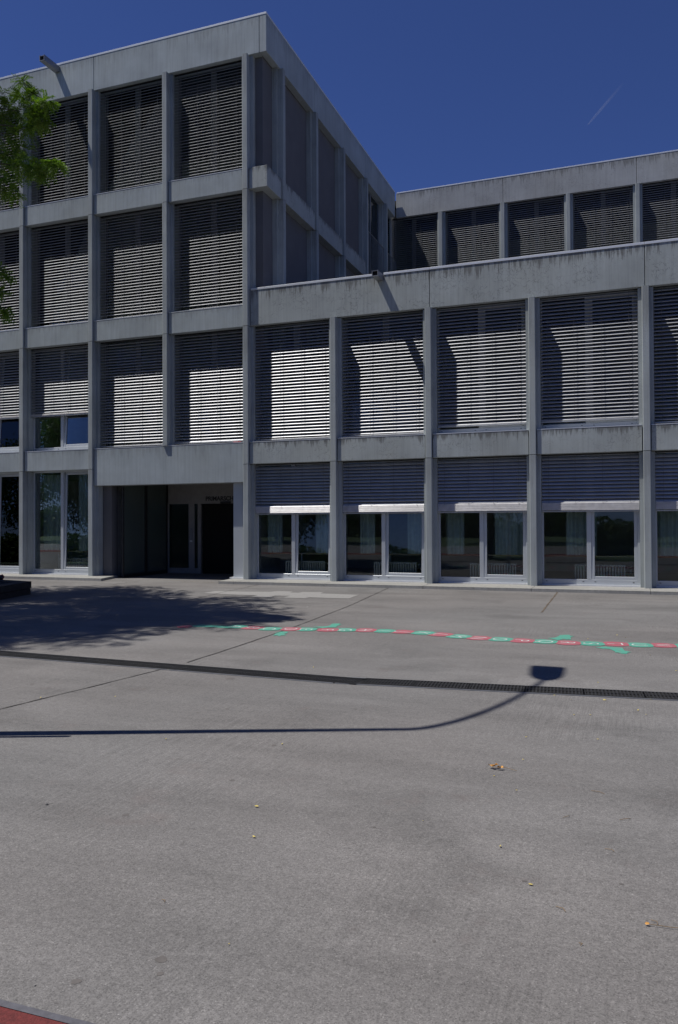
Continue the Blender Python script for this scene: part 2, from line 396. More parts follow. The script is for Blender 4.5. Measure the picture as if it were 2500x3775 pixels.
def grate_mesh():
    g = MB(); Lg = .5
    for y0, y1 in ((-.138, -.126), (-.007, .007), (.126, .138)): g.box(0.002, Lg-.002, y0, y1, .003, .010)
    n = 16
    for i in range(n+1):
        x = .006+(Lg-.012)*i/n; w = .0075 if i not in (0, n) else .012
        g.box(x-w, x+w, -.126, -.007, .003, .009); g.box(x-w, x+w, .007, .126, .003, .009)
    return g
g0 = grate_mesh().build('grate', M['iron']); g0.parent = dr
ng = min(int(cum[-1]/.5), 46)
for k in range(ng):
    p, t = along(k*.5+.001); o = g0 if k == 0 else g0.copy()
    if k: COL.objects.link(o); o.parent = dr
    o.location = p - dr.location; o.rotation_euler = (0, 0, math.atan2(t.y, t.x))

# ------------------------------------------------------------------ painted alphabet snake
snake = thing('alphabet_snake', 'painted red and green alphabet snake winding across the yard', 'ground marking', tuple(onz(1600, 2335)))
LET = [('A',871,2311),('B',932,2315),('C',995,2319),('D',1071,2320),('E',1129,2321),('F',1207,2323),('G',1274,2323),('H',1347,2324),('I',1417,2327),('J',1483,2330),('K',1559,2334),('L',1624,2340),('M',1691,2347),('N',1765,2353),('O',1844,2357.5),('P',1924,2362.6),('Q',2007,2366),('R',2093,2371),('S',2179,2373.5),('T',2268,2375),('U',2358,2378.6),('V',2444,2380),('W',2530,2383),('X',2615,2387),('Y',2700,2392),('Z',2785,2398)]
def textmesh(txt, size, mat, name, parent, thick=0.0, off=0.0, mat4=None):
    cu = bpy.data.curves.new(name, 'FONT'); cu.body = txt; cu.size = size; cu.offset = off; cu.extrude = thick
    to = bpy.data.objects.new(name, cu); COL.objects.link(to); bpy.context.view_layer.update()
    me = bpy.data.meshes.new_from_object(to.evaluated_get(bpy.context.evaluated_depsgraph_get())); bpy.data.objects.remove(to)
    if mat4 is not None: me.transform(mat4)
    me.materials.clear(); me.materials.append(mat); o = bpy.data.objects.new(name, me); COL.objects.link(o); o.parent = parent; return o
def dome(c, d, L_, Wd, z, mat, name):          # rounded plate, pointed to the tail
    n = Vector((-d.y, d.x, 0)); pr = [(-.50,-.20),(-.36,-.43),(-.05,-.50),(.28,-.44),(.52,-.30),(.56,0),(.52,.30),(.28,.44),(-.05,.50),(-.36,.43),(-.50,.20)]
    pts = [c+d*(a*L_)+n*(b*Wd) for a, b in pr]
    m_ = MB(); m_.add([(p.x, p.y, z) for p in pts], [tuple(range(len(pts)))]); return m_.build(name, mat, snake)
cs = [onz(x, y) for _, x, y in LET]
for i, (ch, x, y) in enumerate(LET):
    c = cs[i]; d = (cs[min(i+1, len(cs)-1)]-cs[max(i-1, 0)]).normalized(); mt = M['pgreen'] if i % 2 == 0 else M['pred']
    gap = ((cs[min(i+1, len(cs)-1)]-cs[max(i-1, 0)]).length)/(1 if i in (0, len(cs)-1) else 2)
    z = .004+.00004*(len(cs)-i)
    dome(c, d, gap*1.03, .37, z, mt, 'segment')
    ang = math.atan2(d.y, d.x)
    R_ = Matrix.Rotation(ang-math.pi/2, 4, 'Z')
    off = wpos(snake)
    o = textmesh(ch, .27, M['pwhite'], 'letter', snake, 0, -.003, None)
    xs = [v.co.x for v in o.data.vertices]; ys = [v.co.y for v in o.data.vertices]
    mx, my = (min(xs)+max(xs))/2, (min(ys)+max(ys))/2
    o.data.transform(Matrix.Translation((c.x-off.x, c.y-off.y, .0054-off.z)) @ R_ @ Matrix.Scale(1.0, 4, (0,1,0)) @ Matrix.Translation((-mx, -my, 0)))
def blob(px, name, mat, z=.0036):
    pts = [onz(*q) for q in px]; m_ = MB()
    if sum(a.x*b.y-b.x*a.y for a, b in zip(pts, pts[1:]+pts[:1])) < 0: pts = pts[::-1]
    m_.add([(p.x, p.y, z) for p in pts], [tuple(range(len(pts)))]); return m_.build(name, mat, snake)
def z2(L_): return [(650+x*.606, 2200+y*.606) for x, y in L_]
def z3(L_): return [(1750+x*.478, 2300+y*.478) for x, y in L_]
blob(z2([(600,222),(630,213),(680,214),(675,222),(655,228),(672,236),(640,236),(628,242),(612,236),(585,238),(600,230)]), 'foot', M['pgreen'])
blob(z2([(830,184),(900,182),(930,178),(950,165),(1000,163),(990,170),(1010,170),(980,178),(970,187),(930,188),(890,192)]), 'foot', M['pgreen'])
blob(z3([(560,112),(620,108),(650,96),(660,87),(735,86),(735,94),(768,96),(740,104),(745,121),(710,122),(690,118),(640,127),(600,118)]), 'foot', M['pgreen'])
blob(z3([(930,182),(1000,176),(1060,182),(1140,186),(1155,208),(1210,220),(1180,224),(1175,233),(1130,231),(1110,224),(1080,222),(1085,214),(1040,195),(980,193)]), 'foot', M['pgreen'])
blob([(700,2309),(740,2303),(800,2306),(850,2309),(850,2317),(780,2313),(720,2312)], 'head', M['pgreen'])
blob([(652,2310),(700,2305),(712,2311),(690,2316),(655,2315)], 'nose', M['pred'], .0042)

# ------------------------------------------------------------------ scattered leaves
def leafshape(c, r, rot, mat, name, lab, grp):
    mb_ = MB(); n = 8
    vs = []
    for k in range(n):
        a = 2*math.pi*k/n; x = r*math.cos(a); y = r*.5*math.sin(a)
        vs.append((c.x+x*math.cos(rot)-y*math.sin(rot), c.y+x*math.sin(rot)+y*math.cos(rot), .006+random.uniform(0, r*.5)))
    lo = [(x, y, z-.0015) for x, y, z in vs]
    mb_.add(vs+lo, [tuple(range(n)), tuple(range(n, 2*n))[::-1]]+[(i, n+i, n+(i+1)%n, (i+1)%n) for i in range(n)])
    return tag(mb_.build(name, mat), lab, 'leaf', grp)
for px, py, w in [(1822,2864,9),(1940,2721,9),(1929,2804,9),(1905,2917,8),(1845,3124,13),(1957,3265,17),(2117,2638,9),(2177,2638,8),(2353,2621,10),(2382,2637,9),(2205,2729,10),(612,2727,8),(1040,2746,11),(946,2977,16),(937,3089,15),(150,2574,9),(1156,2462,8),(2275,2343,7),(2307,2352,7),(2168,2357,6),(2397,2417,6),(2493,2475,7),(2204,2518,7),(2046,2566,9),(2106,2582,6),(2230,2584,13),(2400,2581,7),(845,3485,7),(425,2570,6),(1560,3030,6),(620,2470,6)]:
    c = onz(px, py); r = (onz(px+w/2, py)-c).length
    leafshape(c, r, random.uniform(0, 3), M['yleaf'], 'fallen_leaf', 'tiny yellow locust leaflet lying on the bare grey yard', 'yellow leaflets scattered on the yard')
c = onz(1832, 2837); tl = thing('dry_leaf_spray', 'crumpled orange leaf with a thin stalk, right of the yard middle', 'leaf', tuple(c))
for dx, dy, r_ in ((-.035, .008, .02), (-.005, .015, .018), (.015, -.012, .015), (-.02, -.01, .013), (.03, 0, .012)):
    q = MB(); n = 7; q.add([(c.x+dx+r_*math.cos(a), c.y+dy+r_*.6*math.sin(a), .012+random.uniform(0,.02)) for a in [2*math.pi*k/n for k in range(n)]], [tuple(range(n))]); q.build('leaflet', M['oleaf'], tl)
MB().tube([(c.x-.03, c.y, .012), (c.x+.05, c.y+.01, .014), (c.x+.12, c.y-.01, .008)], .0015, 5).build('stalk', M['twig'], tl)
c = onz(2387, 3414); tl = thing('dry_leaf_stalk', 'orange leaf scrap on a long pale stalk by the right edge', 'leaf', tuple(c))
q = MB(); q.add([(c.x+.009*math.cos(a), c.y+.006*math.sin(a), .006+random.uniform(0,.01)) for a in [2*math.pi*k/6 for k in range(6)]], [tuple(range(6))]); q.build('leaflet', M['oleaf'], tl)
MB().tube([(c.x, c.y, .008), (c.x+.09, c.y+.005, .007), (c.x+.19, c.y+.03, .006)], .0013, 5).build('stalk', M['twig'], tl)
for a, b in [((2050,3345),(2085,3365)),((2285,3025),(2325,3020)),((2135,3480),(2140,3490)),((2180,2917),(2230,2930)),((2230,3132),(2265,3142)),((2075,3016),(2100,3010)),((598,3320),(606,3330)),((2400,3395),(2425,3412))]:
    p, r = onz(*a), onz(*b); tag(MB().tube([(p.x,p.y,.004),((p.x+r.x)/2+.01,(p.y+r.y)/2,.008),(r.x,r.y,.004)], .0014, 5).build('leaf_stalk', M['twig']), 'thin dry leaf stalk lying on the yard', 'leaf stalk', 'dry leaf stalks on the yard')
for i, (px, py, w, lb) in enumerate([(173,2967,13,'small dark pebble on the yard at the left, below the lamp shadow'),(130,3635,9,'tiny dark pebble near the red track corner')]):
    c = onz(px, py); r = (onz(px+w/2, py)-c).length
    s = MB(); n = 8
    vs = [(c.x, c.y, r*.9)]+[(c.x+r*random.uniform(.8,1.1)*math.cos(2*math.pi*k/n)*.75, c.y+r*.75*math.sin(2*math.pi*k/n), r*.55) for k in range(n)]+[(c.x+r*math.cos(2*math.pi*k/n), c.y+r*math.sin(2*math.pi*k/n), 0) for k in range(n)]
    s.add(vs, [(0,1+k,1+(k+1)%n) for k in range(n)]+[(1+k,1+n+k,1+n+(k+1)%n,1+(k+1)%n) for k in range(n)]); tag(s.build('pebble', M['stone']), lb, 'pebble')

# ------------------------------------------------------------------ buildings
B = 2.4
Z = [0.068, 3.025, 6.585, 10.13]                     # storey joints
SP = [(3.03, 3.583), (6.585, 7.142), (10.13, 10.678)]
FB, FT = 13.65, 14.62                                # roof fascia, tall
LB_, LT = 6.60, 7.565                                # roof fascia, low
tall = thing('tall_school_wing', 'three-storey pale concrete school wing with entrance, on the left', 'building', (2.4, 3, 0))
low = thing('low_school_wing', 'two-storey cracked concrete school wing with half-lowered ground floor blinds, on the right', 'building', (14.4, 3, 0))
rear = thing('rear_school_wing', 'set-back school wing whose top floor shows above the low roof', 'building', (14.4, 15, 0))

def finpoly(x, y=0.0, w=.15, jl=.08, jr=.085, rev=False):
    c = .012
    return [(x-jl, y+.50), (x-jl, y+.155), (x, y+.155), (x, y+c), (x+c, y), (x+w-c, y), (x+w, y+c), (x+w, y+.155), (x+w+jr, y+.155), (x+w+jr, y+.50)]
def pilaster(parent, x, z0, z1, mat, y=0.0):
    return MB().prism(finpoly(x, y), z0, z1).build('pilaster', mat, parent)
def core(parent, x, z0, z1, y=0.0):
    MB().box(x-.06, x+.21, y+.18, y+.48, z0, z1).build('column_core', M['dark'], parent)

# --- blinds: curved slats, outer edge down; object origin at top left of the opening
slat_prof = []
def slat_profile(a0=22, a1=29):
    w = .088; n = 5; y = z = 0.0; pts = [(0, 0)]
    for k in range(n):
        th = math.radians(a0 + a1*k/(n-1)); y -= math.cos(th)*w/n; z -= math.sin(th)*w/n; pts.append((y, z))
    pts.append((y+.002, z-.005))
    my = sum(p[0] for p in pts)/len(pts); return [(p[0]-my, p[1]) for p in pts]
slat_prof = slat_profile(); closed_prof = slat_profile(42, 24)
PROF = {'low': (22, 29), 'mid': (16, 28), 'top': (11, 29), 'closed': (41, 24)}
def add_slat(mb_, x0, x1, y, z, prof=None, dz=0.0):
    prof = prof or slat_prof; n = len(prof); t = .0012
    sag = random.gauss(0, .0015)
    L1 = [(x0, y+a, z+b) for a, b in prof]; L2 = [(x1, y+a, z+b+sag) for a, b in prof]
    b1 = [(x0, y+a+t, z+b-t) for a, b in prof]; b2 = [(x1, y+a+t, z+b+sag-t) for a, b in prof]
    vs = L1+L2+b1+b2
    fs = [(i, i+1, n+i+1, n+i) for i in range(n-1)]+[(2*n+i+1, 2*n+i, 3*n+i, 3*n+i+1) for i in range(n-1)]
    fs += [(0, n, 3*n, 2*n), (n-1, 3*n-1, 4*n-1, 2*n-1)]
    mb_.add(vs, fs)
def blind(parent, x0, x1, ztop, zbot, y=.25, stack=0.0, pitch=.08, prof=None):
    a0, a1 = PROF[prof or 'low']; j = random.uniform(-1.6, 1.6); prof = slat_profile(a0+j, a1+random.uniform(-1, 1))
    m_ = MB(); sk = MB(); z = ztop-.03-random.uniform(0, .03)
    zb = zbot+.035+stack
    while z > zb+.05:
        add_slat(m_, x0+.008, x1-.008, y, z, prof); z -= pitch*random.uniform(.985, 1.015)
    if stack:
        zz = zb
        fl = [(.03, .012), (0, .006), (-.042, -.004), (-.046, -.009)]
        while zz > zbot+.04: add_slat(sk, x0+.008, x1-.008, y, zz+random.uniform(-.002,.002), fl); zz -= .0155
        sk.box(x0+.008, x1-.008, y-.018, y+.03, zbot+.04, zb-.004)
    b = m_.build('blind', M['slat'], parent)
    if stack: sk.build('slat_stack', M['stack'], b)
    MB().box(x0+.006, x1-.006, y-.03, y+.03, zbot, zbot+.028, .004).build('bottom_rail', M['rail'], b)
    MB().box(x0+.006, x1-.006, y-.01, y+.04, ztop-.01, ztop+.03).build('head_rail', M['dark'], b)  # rail coloured near-black for the shade under the soffit
    w = x1-x0
    for f in (.08, .355, .635, .91):
        xx = x0+w*f; MB().box(xx-.0025, xx+.0025, y-.052, y-.049, zb-.01, ztop).build('cord', M['cord'], b)
    gr = MB(); gr.box(x0-.001, x0+.022, y-.03, y+.03, zbot-.002, ztop); gr.box(x1-.022, x1+.001, y-.03, y+.03, zbot-.002, ztop)
    return b
def window(parent, x, z0, z1, y=.33, tilt=0.0, flip=False, X0=.235, X1=2.32, glass='glass', fm='frame'):
    """fixed light left, casement right; x = grid line"""
    a, b = x+X0, x+X1; d0, d1 = y, y+.07; fb = .115; m1, m2 = x+1.204, x+1.30
    f = MB(); f.box(a-.02, a+.035, d0, d1, z0, z1, .004); f.box(b-.05, b+.02, d0, d1, z0, z1, .004)
    f.box(a+.035, b-.05, d0, d1, z0, z0+fb, .004); f.box(a+.035, b-.05, d0, d1, z1-.06, z1, .004)
    f.box(m1, m2, d0, d1, z0+fb, z1-.06, .004)
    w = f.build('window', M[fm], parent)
    h = MB()
    for xx in (a+.09, m1-.08, m2+.08, b-.14): h.box(xx-.018, xx+.018, d0-.003, d0+.004, z0+.058, z0+.07)
    h.build('drain_slot', M['dark'], w)
    MB().box(a+.035, m1, y+.03, y+.034, z0+fb, z1-.06).build('pane', M[glass], w)
    s0, s1, t0, t1 = m2, b-.05, z0+fb, z1-.06; fr = .07
    s = MB(); s.box(s0, s0+fr, y+.006, y+.055, t0, t1, .006); s.box(s1-fr, s1, y+.006, y+.055, t0, t1, .006)
    s.box(s0+fr, s1-fr, y+.008, y+.053, t0, t0+fr, .006); s.box(s0+fr, s1-fr, y+.008, y+.053, t1-fr, t1, .006)
    p = MB(); p.box(s0+fr, s1-fr, y+.03, y+.034, t0+fr, t1-fr)
    if tilt:
        for q in (s, p):
            q.v = [(vx, y+.03+(vy-y-.03)*math.cos(tilt)+(vz-t0)*math.sin(tilt), t0+(vz-t0)*math.cos(tilt)-(vy-y-.03)*math.sin(tilt)) for vx, vy, vz in q.v]
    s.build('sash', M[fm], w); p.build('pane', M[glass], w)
    return w
def spandrel(parent, x0, x1, z0, z1, mat, y=.05, cap=True):
    s = MB().box(x0, x1, y, y+.36, z0, z1, .006).build('spandrel', mat, parent)
    if cap: MB().box(x0+.002, x1-.002, y-.004, y+.30, z1+.001, z1+.016).build('sill', M['metal'], parent)
    return s

# ---- tall wing front
for i in range(-2, 4):
    x = i*B
    for s in range(4):
        if i == 2 and s == 0: continue
        z0 = Z[s] if s == 0 else Z[s]+.006; z1 = (Z[s+1]-.006 if s < 3 else FB-.004)
        if i == 2 and s == 1: z0 = 3.592
        pilaster(tall, x, z0, z1, M['conc_p'])
    core(tall, x, Z[0] if i != 2 else 3.6, FB+.2)
for i in range(-2, 3):
    x0, x1 = i*B+.17, (i+1)*B-.02
    for k, (a, b) in enumerate(SP):
        if k == 0 and i in (1, 2): continue
        spandrel(tall, x0, x1, a, b, M['conc'])
spandrel(tall, B+.17, 3*B-.012, 2.565, 3.583, M['conc'])
for a, b in ((-4.9, -2.288), (-2.276, 2.514), (2.526, 7.645)):
    MB().box(a, b, .105, .45, FB, FT, .006).build('fascia_panel', M['conc'], tall)
MB().box(7.657, 7.852, .105, 3.425, FB, FT, .006).build('fascia_panel', M['conc'], tall)
for a, b in ((3.437, 8.245), (8.257, 11.99)):
    MB().box(7.50, 7.852, a, b, FB, FT, .006).build('fascia_panel', M['conc'], tall)
MB().box(-4.9, 7.84, .12, .44, FB+.03, FT-.03).build('fascia_core', M['dark'], tall)
c_ = MB(); c_.box(-4.92, 7.858, .099, .47, FT-.004, FT+.05, .004); c_.box(7.48, 7.857, .47, 12.0, FT-.003, FT+.049, .004)
c_.build('coping', M['metal'], tall)
# corner bracket and side spandrels
MB().box(7.372, 7.887, .051, .40, SP[2][0], SP[2][1], .006).build('spandrel', M['conc_w'], tall)
MB().box(7.55, 7.886, .40, .93, SP[2][0]+.001, SP[2][1]-.001, .006).build('spandrel', M['conc_w'], tall)
def sidefin(y, z0, z1):                              # profile turned to face +X
    X = 7.94; c = .012; w = .15
    pl = [(X-.50, y-.085), (X-.155, y-.085), (X-.155, y), (X-c, y), (X, y+c), (X, y+w-c), (X-c, y+w), (X-.155, y+w), (X-.155, y+w+.08), (X-.50, y+w+.08)]
    return MB().prism(pl, z0, z1).build('pilaster', M['conc_p'], tall)
SF = [.96+2.395*k for k in range(5)]
for k, y in enumerate(SF):
    sidefin(y, 6.0, Z[3]-.006); sidefin(y, Z[3]+.006, FB-.004)
    if k < 3: MB().box(7.5, 7.887, y+.17, y+2.395-.03, SP[2][0], SP[2][1], .006).build('spandrel', M['conc_w'], tall)
# corner infill and side wall
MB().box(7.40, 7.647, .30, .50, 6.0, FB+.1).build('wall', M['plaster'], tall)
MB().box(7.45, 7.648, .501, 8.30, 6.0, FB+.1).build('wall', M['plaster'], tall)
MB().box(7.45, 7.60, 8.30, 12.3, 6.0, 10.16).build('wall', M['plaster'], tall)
for a, b, op in ((8.36, 10.45, True), (10.85, 12.1, False)):
    f = MB(); Xf = 7.60
    for y in (a, (a+b)/2-.03, b-.06): f.box(Xf, Xf+.06, y, y+.06, 10.16, FB)
    f.box(Xf+.001, Xf+.059, a+.06, b-.06, 10.16, 10.24); f.box(Xf+.001, Xf+.059, a+.06, b-.06, FB-.08, FB)
    w = f.build('window', M['steel'], tall)
    MB().box(Xf+.028, Xf+.034, a+.06, b-.06, 10.24, FB-.08).build('pane', M['dglass'], w)
    r = MB(); r.box(7.86, 7.885, a+.02, b-.02, 11.84, 11.87)
    r.box(7.86, 7.885, a+.02, b-.02, 10.25, 10.27)
    y = a+.05
    while y < b: r.box(7.866, 7.879, y-.007, y+.007, 10.27, 11.84); y += .115
    r.build('railing', M['steel'], tall)
# roof, floors, back and end walls
MB().box(-4.8, 7.6, .4, 12, FT-.35, FT-.12).build('roof', M['dark'], tall)
for z in (3.1, 6.65, 10.2): MB().box(-4.8, 7.43, .40, 6.0, z, z+.25).build('floor_slab', M['inner'], tall)
MB().box(-4.8, 7.42, 6.0, 6.2, 0.0, 14.29).build('rear_wall', M['inner'], tall)
MB().box(-4.95, -4.8, .4, 12, 0, 14.29).build('end_wall', M['conc'], tall)
MB().box(-4.8, 7.42, 11.8, 11.99, 0, 14.29).build('rear_wall', M['inner'], tall)
MB().box(-4.8, 7.44, 6.2, 11.8, 9.9, 10.12).build('floor_slab', M['innerf'], tall)
for x in (2.70, 7.20): MB().box(x, x+.12, .63 if x < 3 else .5, 6.0, 0.0, 3.05).build('partition', M['inner'], tall)
MB().box(-4.8, 2.7, .5, 6.0, .02, .05).build('room_floor', M['innerf'], tall)
# windows and blinds of the tall wing
for i in range(-2, 3):
    x = i*B
    for s in range(4):
        if s == 0:
            if i < 1: window(tall, x, Z[0]+.03, 3.05, tilt=math.radians(1.5))
            continue
        z0 = SP[s-1][1]+.016; z1 = [6.6, 10.145, FB+.02][s-1]
        part = (s == 1 and i < 1)
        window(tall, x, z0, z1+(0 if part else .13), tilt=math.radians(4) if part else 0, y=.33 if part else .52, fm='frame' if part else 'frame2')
        blind(tall, x+.235, x+2.32, z1-.03, (4.60 if part else z0+.045), stack=(.045 if part else 0), prof=('low', 'mid', 'top')[s-1])
# entrance
MB().box(2.66, 2.94, .34, .62, .068, 2.9).build('entrance_pier', M['plaster'], tall)
MB().box(6.79, 7.13, .25, .42, .10, 2.9).build('entrance_panel', M['frame'], tall)
MB().box(6.70, 7.14, .19, .43, .069, .10).build('panel_sill', M['metal'], tall)
MB().box(2.6, 7.2, .42, 6.0, 2.84, 2.94).build('ceiling', M['inner'], tall)
w = MB(); w.box(3.25, 7.2, 2.72, 2.86, 2.10, 2.86); w.box(3.19, 3.28, 2.72, 2.80, 0, 2.10); w.box(3.97, 4.165, 2.72, 2.80, 0, 2.10)
w.box(4.28, 4.39, 2.72, 2.80, 0, 2.10); w.box(6.9, 7.2, 2.72, 2.86, 0, 2.10); w.box(3.28, 3.97, 2.73, 2.79, 0, .16); w.box(4.165, 4.28, 2.73, 2.79, 0, .16)
dwall = w.build('entrance_wall', M['vwall'], tall)
for a, b in ((3.28, 3.97), (4.165, 4.28)): MB().box(a, b, 2.75, 2.756, .16, 2.10).build('pane', M['dglass'], dwall)
MB().box(4.39, 6.9, 2.84, 2.85, 0, 2.10).build('doorway_shade_panel', M['void'], dwall)  # black panel painted in for the shade of the open doorway
MB().box(4.02, 4.10, 2.69, 2.722, 1.02, 1.36, .004).build('intercom', M['steel'], dwall)
MB().box(4.02, 4.10, 2.70, 2.722, .95, 1.0).build('letter_slot', M['metal'], dwall)
MB().box(5.08, 5.40, 2.66, 2.722, 2.10, 2.16, .004).build('door_closer', M['sign'], dwall)
o = textmesh('PRIMARSCHULE', .178, M['sign'], 'lettering', tall, .004, .0055)
off = wpos(tall)
o.data.transform(Matrix.Translation((4.556-off.x, 2.716-off.y, 2.19-off.z)) @ Matrix.Rotation(math.pi/2, 4, 'X'))
# side glazing of the vestibule
g = MB()
for y in (.40, 1.47, 1.53, 2.60): g.box(3.225, 3.275, y, y+.05, 0.0, 2.84)
g.box(3.227, 3.273, .45, 2.6, 0, .10); g.box(3.227, 3.273, .45, 1.47, 2.74, 2.84); g.box(3.227, 3.273, 1.58, 2.6, 2.66, 2.84)
gg = g.build('glazed_screen', M['iron'], tall)
for a, b, zt in ((.45, 1.47, 2.74), (1.58, 2.60, 2.66)): MB().box(3.247, 3.253, a, b, .10, zt).build('pane', M['sglass'], gg)
# water spouts
def spout(parent, x, y0, y1, z0, z1, w=.155):
    m_ = MB(); t = .012
    m_.box(x, x+t, y0, y1, z0, z1); m_.box(x+w-t, x+w, y0, y1, z0, z1); m_.box(x+t, x+w-t, y0, y1, z0, z0+t); m_.box(x+t, x+w-t, y0+.03, y1, z1-t, z1-.001)
    o = m_.build('water_spout', M['steel'], parent)
    MB().box(x+t, x+w-t, y0+.06, y0+.07, z0+t, z1-t).build('spout_mouth', M['void'], o); return o  # black plug paints the shade inside the spout
sx_ = ony(221, 253, .105)
spout(tall, 1.20, -.545, .12, 14.40, 14.56, .16)
spout(low, 10.80, -.33, .12, 7.37, 7.51, .155)

# ---- low wing front
for i in range(4, 10):
    x = i*B
    pilaster(low, x, Z[0], Z[1]-.006, M['conc_p']); pilaster(low, x, Z[1]+.006, LB_-.012, M['conc_p']); core(low, x, Z[0], LB_+.1)
for i in range(3, 9):
    x = i*B
    spandrel(low, x+.17, x+B-.02, SP[0][0], SP[0][1]-.003, M['conc_w'])
    window(low, x, Z[0]+.03, 3.05, tilt=math.radians(2.2) if i in (3, 4) else math.radians(.8))
    blind(low, x+.235, x+2.32, 3.01, 1.725, stack=.175, prof='closed')
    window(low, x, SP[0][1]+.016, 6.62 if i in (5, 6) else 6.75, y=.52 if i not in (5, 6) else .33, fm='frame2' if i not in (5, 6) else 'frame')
    up = i in (5, 6)
    blind(low, x+.235, x+2.32, 6.60, SP[0][1]+(.17 if up else .05))
for a, b in ((7.372, 12.093), (12.107, 16.863), (16.877, 21.7)):
    MB().box(a, b, .105, .45, LB_, LT-.055, .006).build('fascia_panel', M['conc_w'], low)
MB().box(7.5, 21.6, .12, .44, LB_+.03, LT-.08).build('fascia_core', M['dark'], low)
for a, b in ((7.39, 10.79), (10.965, 12.098), (12.102, 16.868), (16.872, 21.72)):
    MB().box(a, b, .095, .47, LT-.054, LT, .004).build('coping', M['metal'], low)
MB().box(7.66, 21.6, .45, 12.0, 7.18, 7.40).build('roof', M['kerb'], low)
MB().box(7.45, 21.6, .40, 6.0, 3.1, 3.35).build('floor_slab', M['inner'], low)
MB().box(7.33, 21.6, 6.0, 6.2, 0, 7.19).build('rear_wall', M['inner'], low)
MB().box(21.6, 21.75, .4, 6.2, 0, 7.19).build('end_wall', M['conc_w'], low)
MB().box(7.33, 21.6, .5, 6.0, .02, .05).build('room_floor', M['innerf'], low)

# ---- rear wing (only its top storey rises above the low roof)
YR = 12.0
for i in range(4, 10):
    pilaster(rear, i*B, Z[3]+.006, FB-.012, M['conc_p'], YR); core(rear, i*B, Z[3], FB+.1, YR)
    pilaster(rear, i*B, 7.41, Z[3]-.006, M['conc_p'], YR)
for i in range(3, 9):
    x = i*B; x0 = x+.235 if i > 3 else 7.66
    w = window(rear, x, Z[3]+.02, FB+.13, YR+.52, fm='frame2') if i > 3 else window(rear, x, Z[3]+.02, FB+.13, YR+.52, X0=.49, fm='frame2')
    blind(rear, x0, x+2.32, FB, Z[3]+.06, YR+.25, prof='top')
    spandrel(rear, max(x+.17, 7.66), x+B-.02, 9.5, Z[3], M['conc_f'], YR+.05)
    MB().box(max(x+.17, 7.66), x+B-.02, YR+.2, YR+.4, 7.38, 9.5).build('wall', M['plaster'], rear)
for a, b in ((7.866, 12.083), (12.097, 16.843), (16.857, 21.7)):
    MB().box(a, b, YR+.105, YR+.45, FB+.006, FT, .006).build('fascia_panel', M['conc_f'], rear)
MB().box(7.9, 21.6, YR+.12, YR+.44, FB+.03, FT-.02).build('fascia_core', M['dark'], rear)
MB().box(7.9, 21.72, YR+.099, YR+.47, FT+.001, FT+.047, .004).build('coping', M['metal'], rear)
MB().box(7.3, 21.6, YR+.4, YR+8, FT-.35, FT-.15).build('roof', M['dark'], rear)
MB().box(7.3, 21.6, YR+.4, YR+6, Z[3]-.25, Z[3]-.01).build('floor_slab', M['inner'], rear)
MB().box(7.3, 21.6, YR+6, YR+6.2, 0, 14.29).build('rear_wall', M['inner'], rear)
MB().box(7.3, 7.64, YR+.02, YR+6, 7.4, 14.29).build('end_wall', M['inner'], rear)
MB().box(21.6, 21.75, YR+.4, YR+6.2, 0, 14.29).build('end_wall', M['conc_f'], rear)

# ---- plinth slabs under the facade
xl, xr = 3.40, 6.89
def plinth(parent, poly, z1=.068):
    MB().prism(poly, -.05, z1).build('plinth', M['plinth'], parent)
plinth(tall, [(-5, -.75), (2.49, -.75), (2.49, .62), (-5, .62)])
plinth(tall, [(2.50, -.75), (3.40, -.75), (2.98, .62), (2.50, .62)], .067)
plinth(tall, [(6.89, -.75), (7.30, -.75), (7.30, .62), (6.70, .62)])
x = 7.31
while x < 21.5: plinth(low, [(x, -.75), (x+B-.01, -.75), (x+B-.01, .62), (x, .62)], .068 if int(x) % 2 else .067); x += B
MB().box(-5, 2.6, .27, .34, .068, .098).build('threshold', M['metal'], tall)
MB().box(7.45, 21.6, .27, .34, .068, .098).build('threshold', M['metal'], low)

# ------------------------------------------------------------------ things in the rooms
def radiator(x, lab):
    t = thing('radiator', lab, 'radiator', (x+.55, .62, .05), 'radiators under the ground floor windows')
    r = MB(); n = 18
    for k in range(n): xx = x+k*.062; r.box(xx, xx+.038, .58, .66, .14, .52, .008)
    r.box(x, x+n*.062-.02, .60, .64, .49, .53); r.box(x, x+n*.062-.02, .60, .64, .13, .17)
    r.build('fins', M['rad'], t)
    MB().tube([(x+n*.062, .62, .47), (x+n*.062+.07, .62, .47), (x+n*.062+.11, .62, .50), (x+n*.062+.4, .62, .50)], .01, 8).build('pipe', M['rad'], t, True)
    MB().tube([(x+n*.062+.09, .60, .34), (x+n*.062+.09, .60, .42)], .02, 10).build('valve', M['pwhite'], t, True)
    l = MB(); l.box(x+.1, x+.13, .60, .64, .05, .14); l.box(x+.9, x+.93, .60, .64, .05, .14); l.build('foot', M['rad'], t)
place = {-1: 'leftmost visible bay of the tall wing', 0: 'bay left of the entrance', 3: 'first window right of the entrance', 4: 'second window right of the entrance', 5: 'third window right of the entrance', 6: 'fourth window right of the entrance', 7: 'window at the right edge of the photo'}
for i in (-1, 0, 3, 4, 5, 6, 7):
    radiator(i*B+.92, 'white ribbed radiator behind the glass, '+place[i])
t = thing('work_counter', 'long wooden counter on posts behind the right wing windows', 'counter', (14.4, 1.1, .05))
MB().box(7.5, 21.5, .90, 1.45, .69, .72).build('worktop', M['wood'], t)
for k in range(12): MB().box(8.4+1.2*k, 8.44+1.2*k, .95, 1.0, .05, .69).build('leg', M['rad'], t)
t = thing('work_counter', 'wooden counter behind the windows left of the entrance', 'counter', (-1, 1.1, .05))
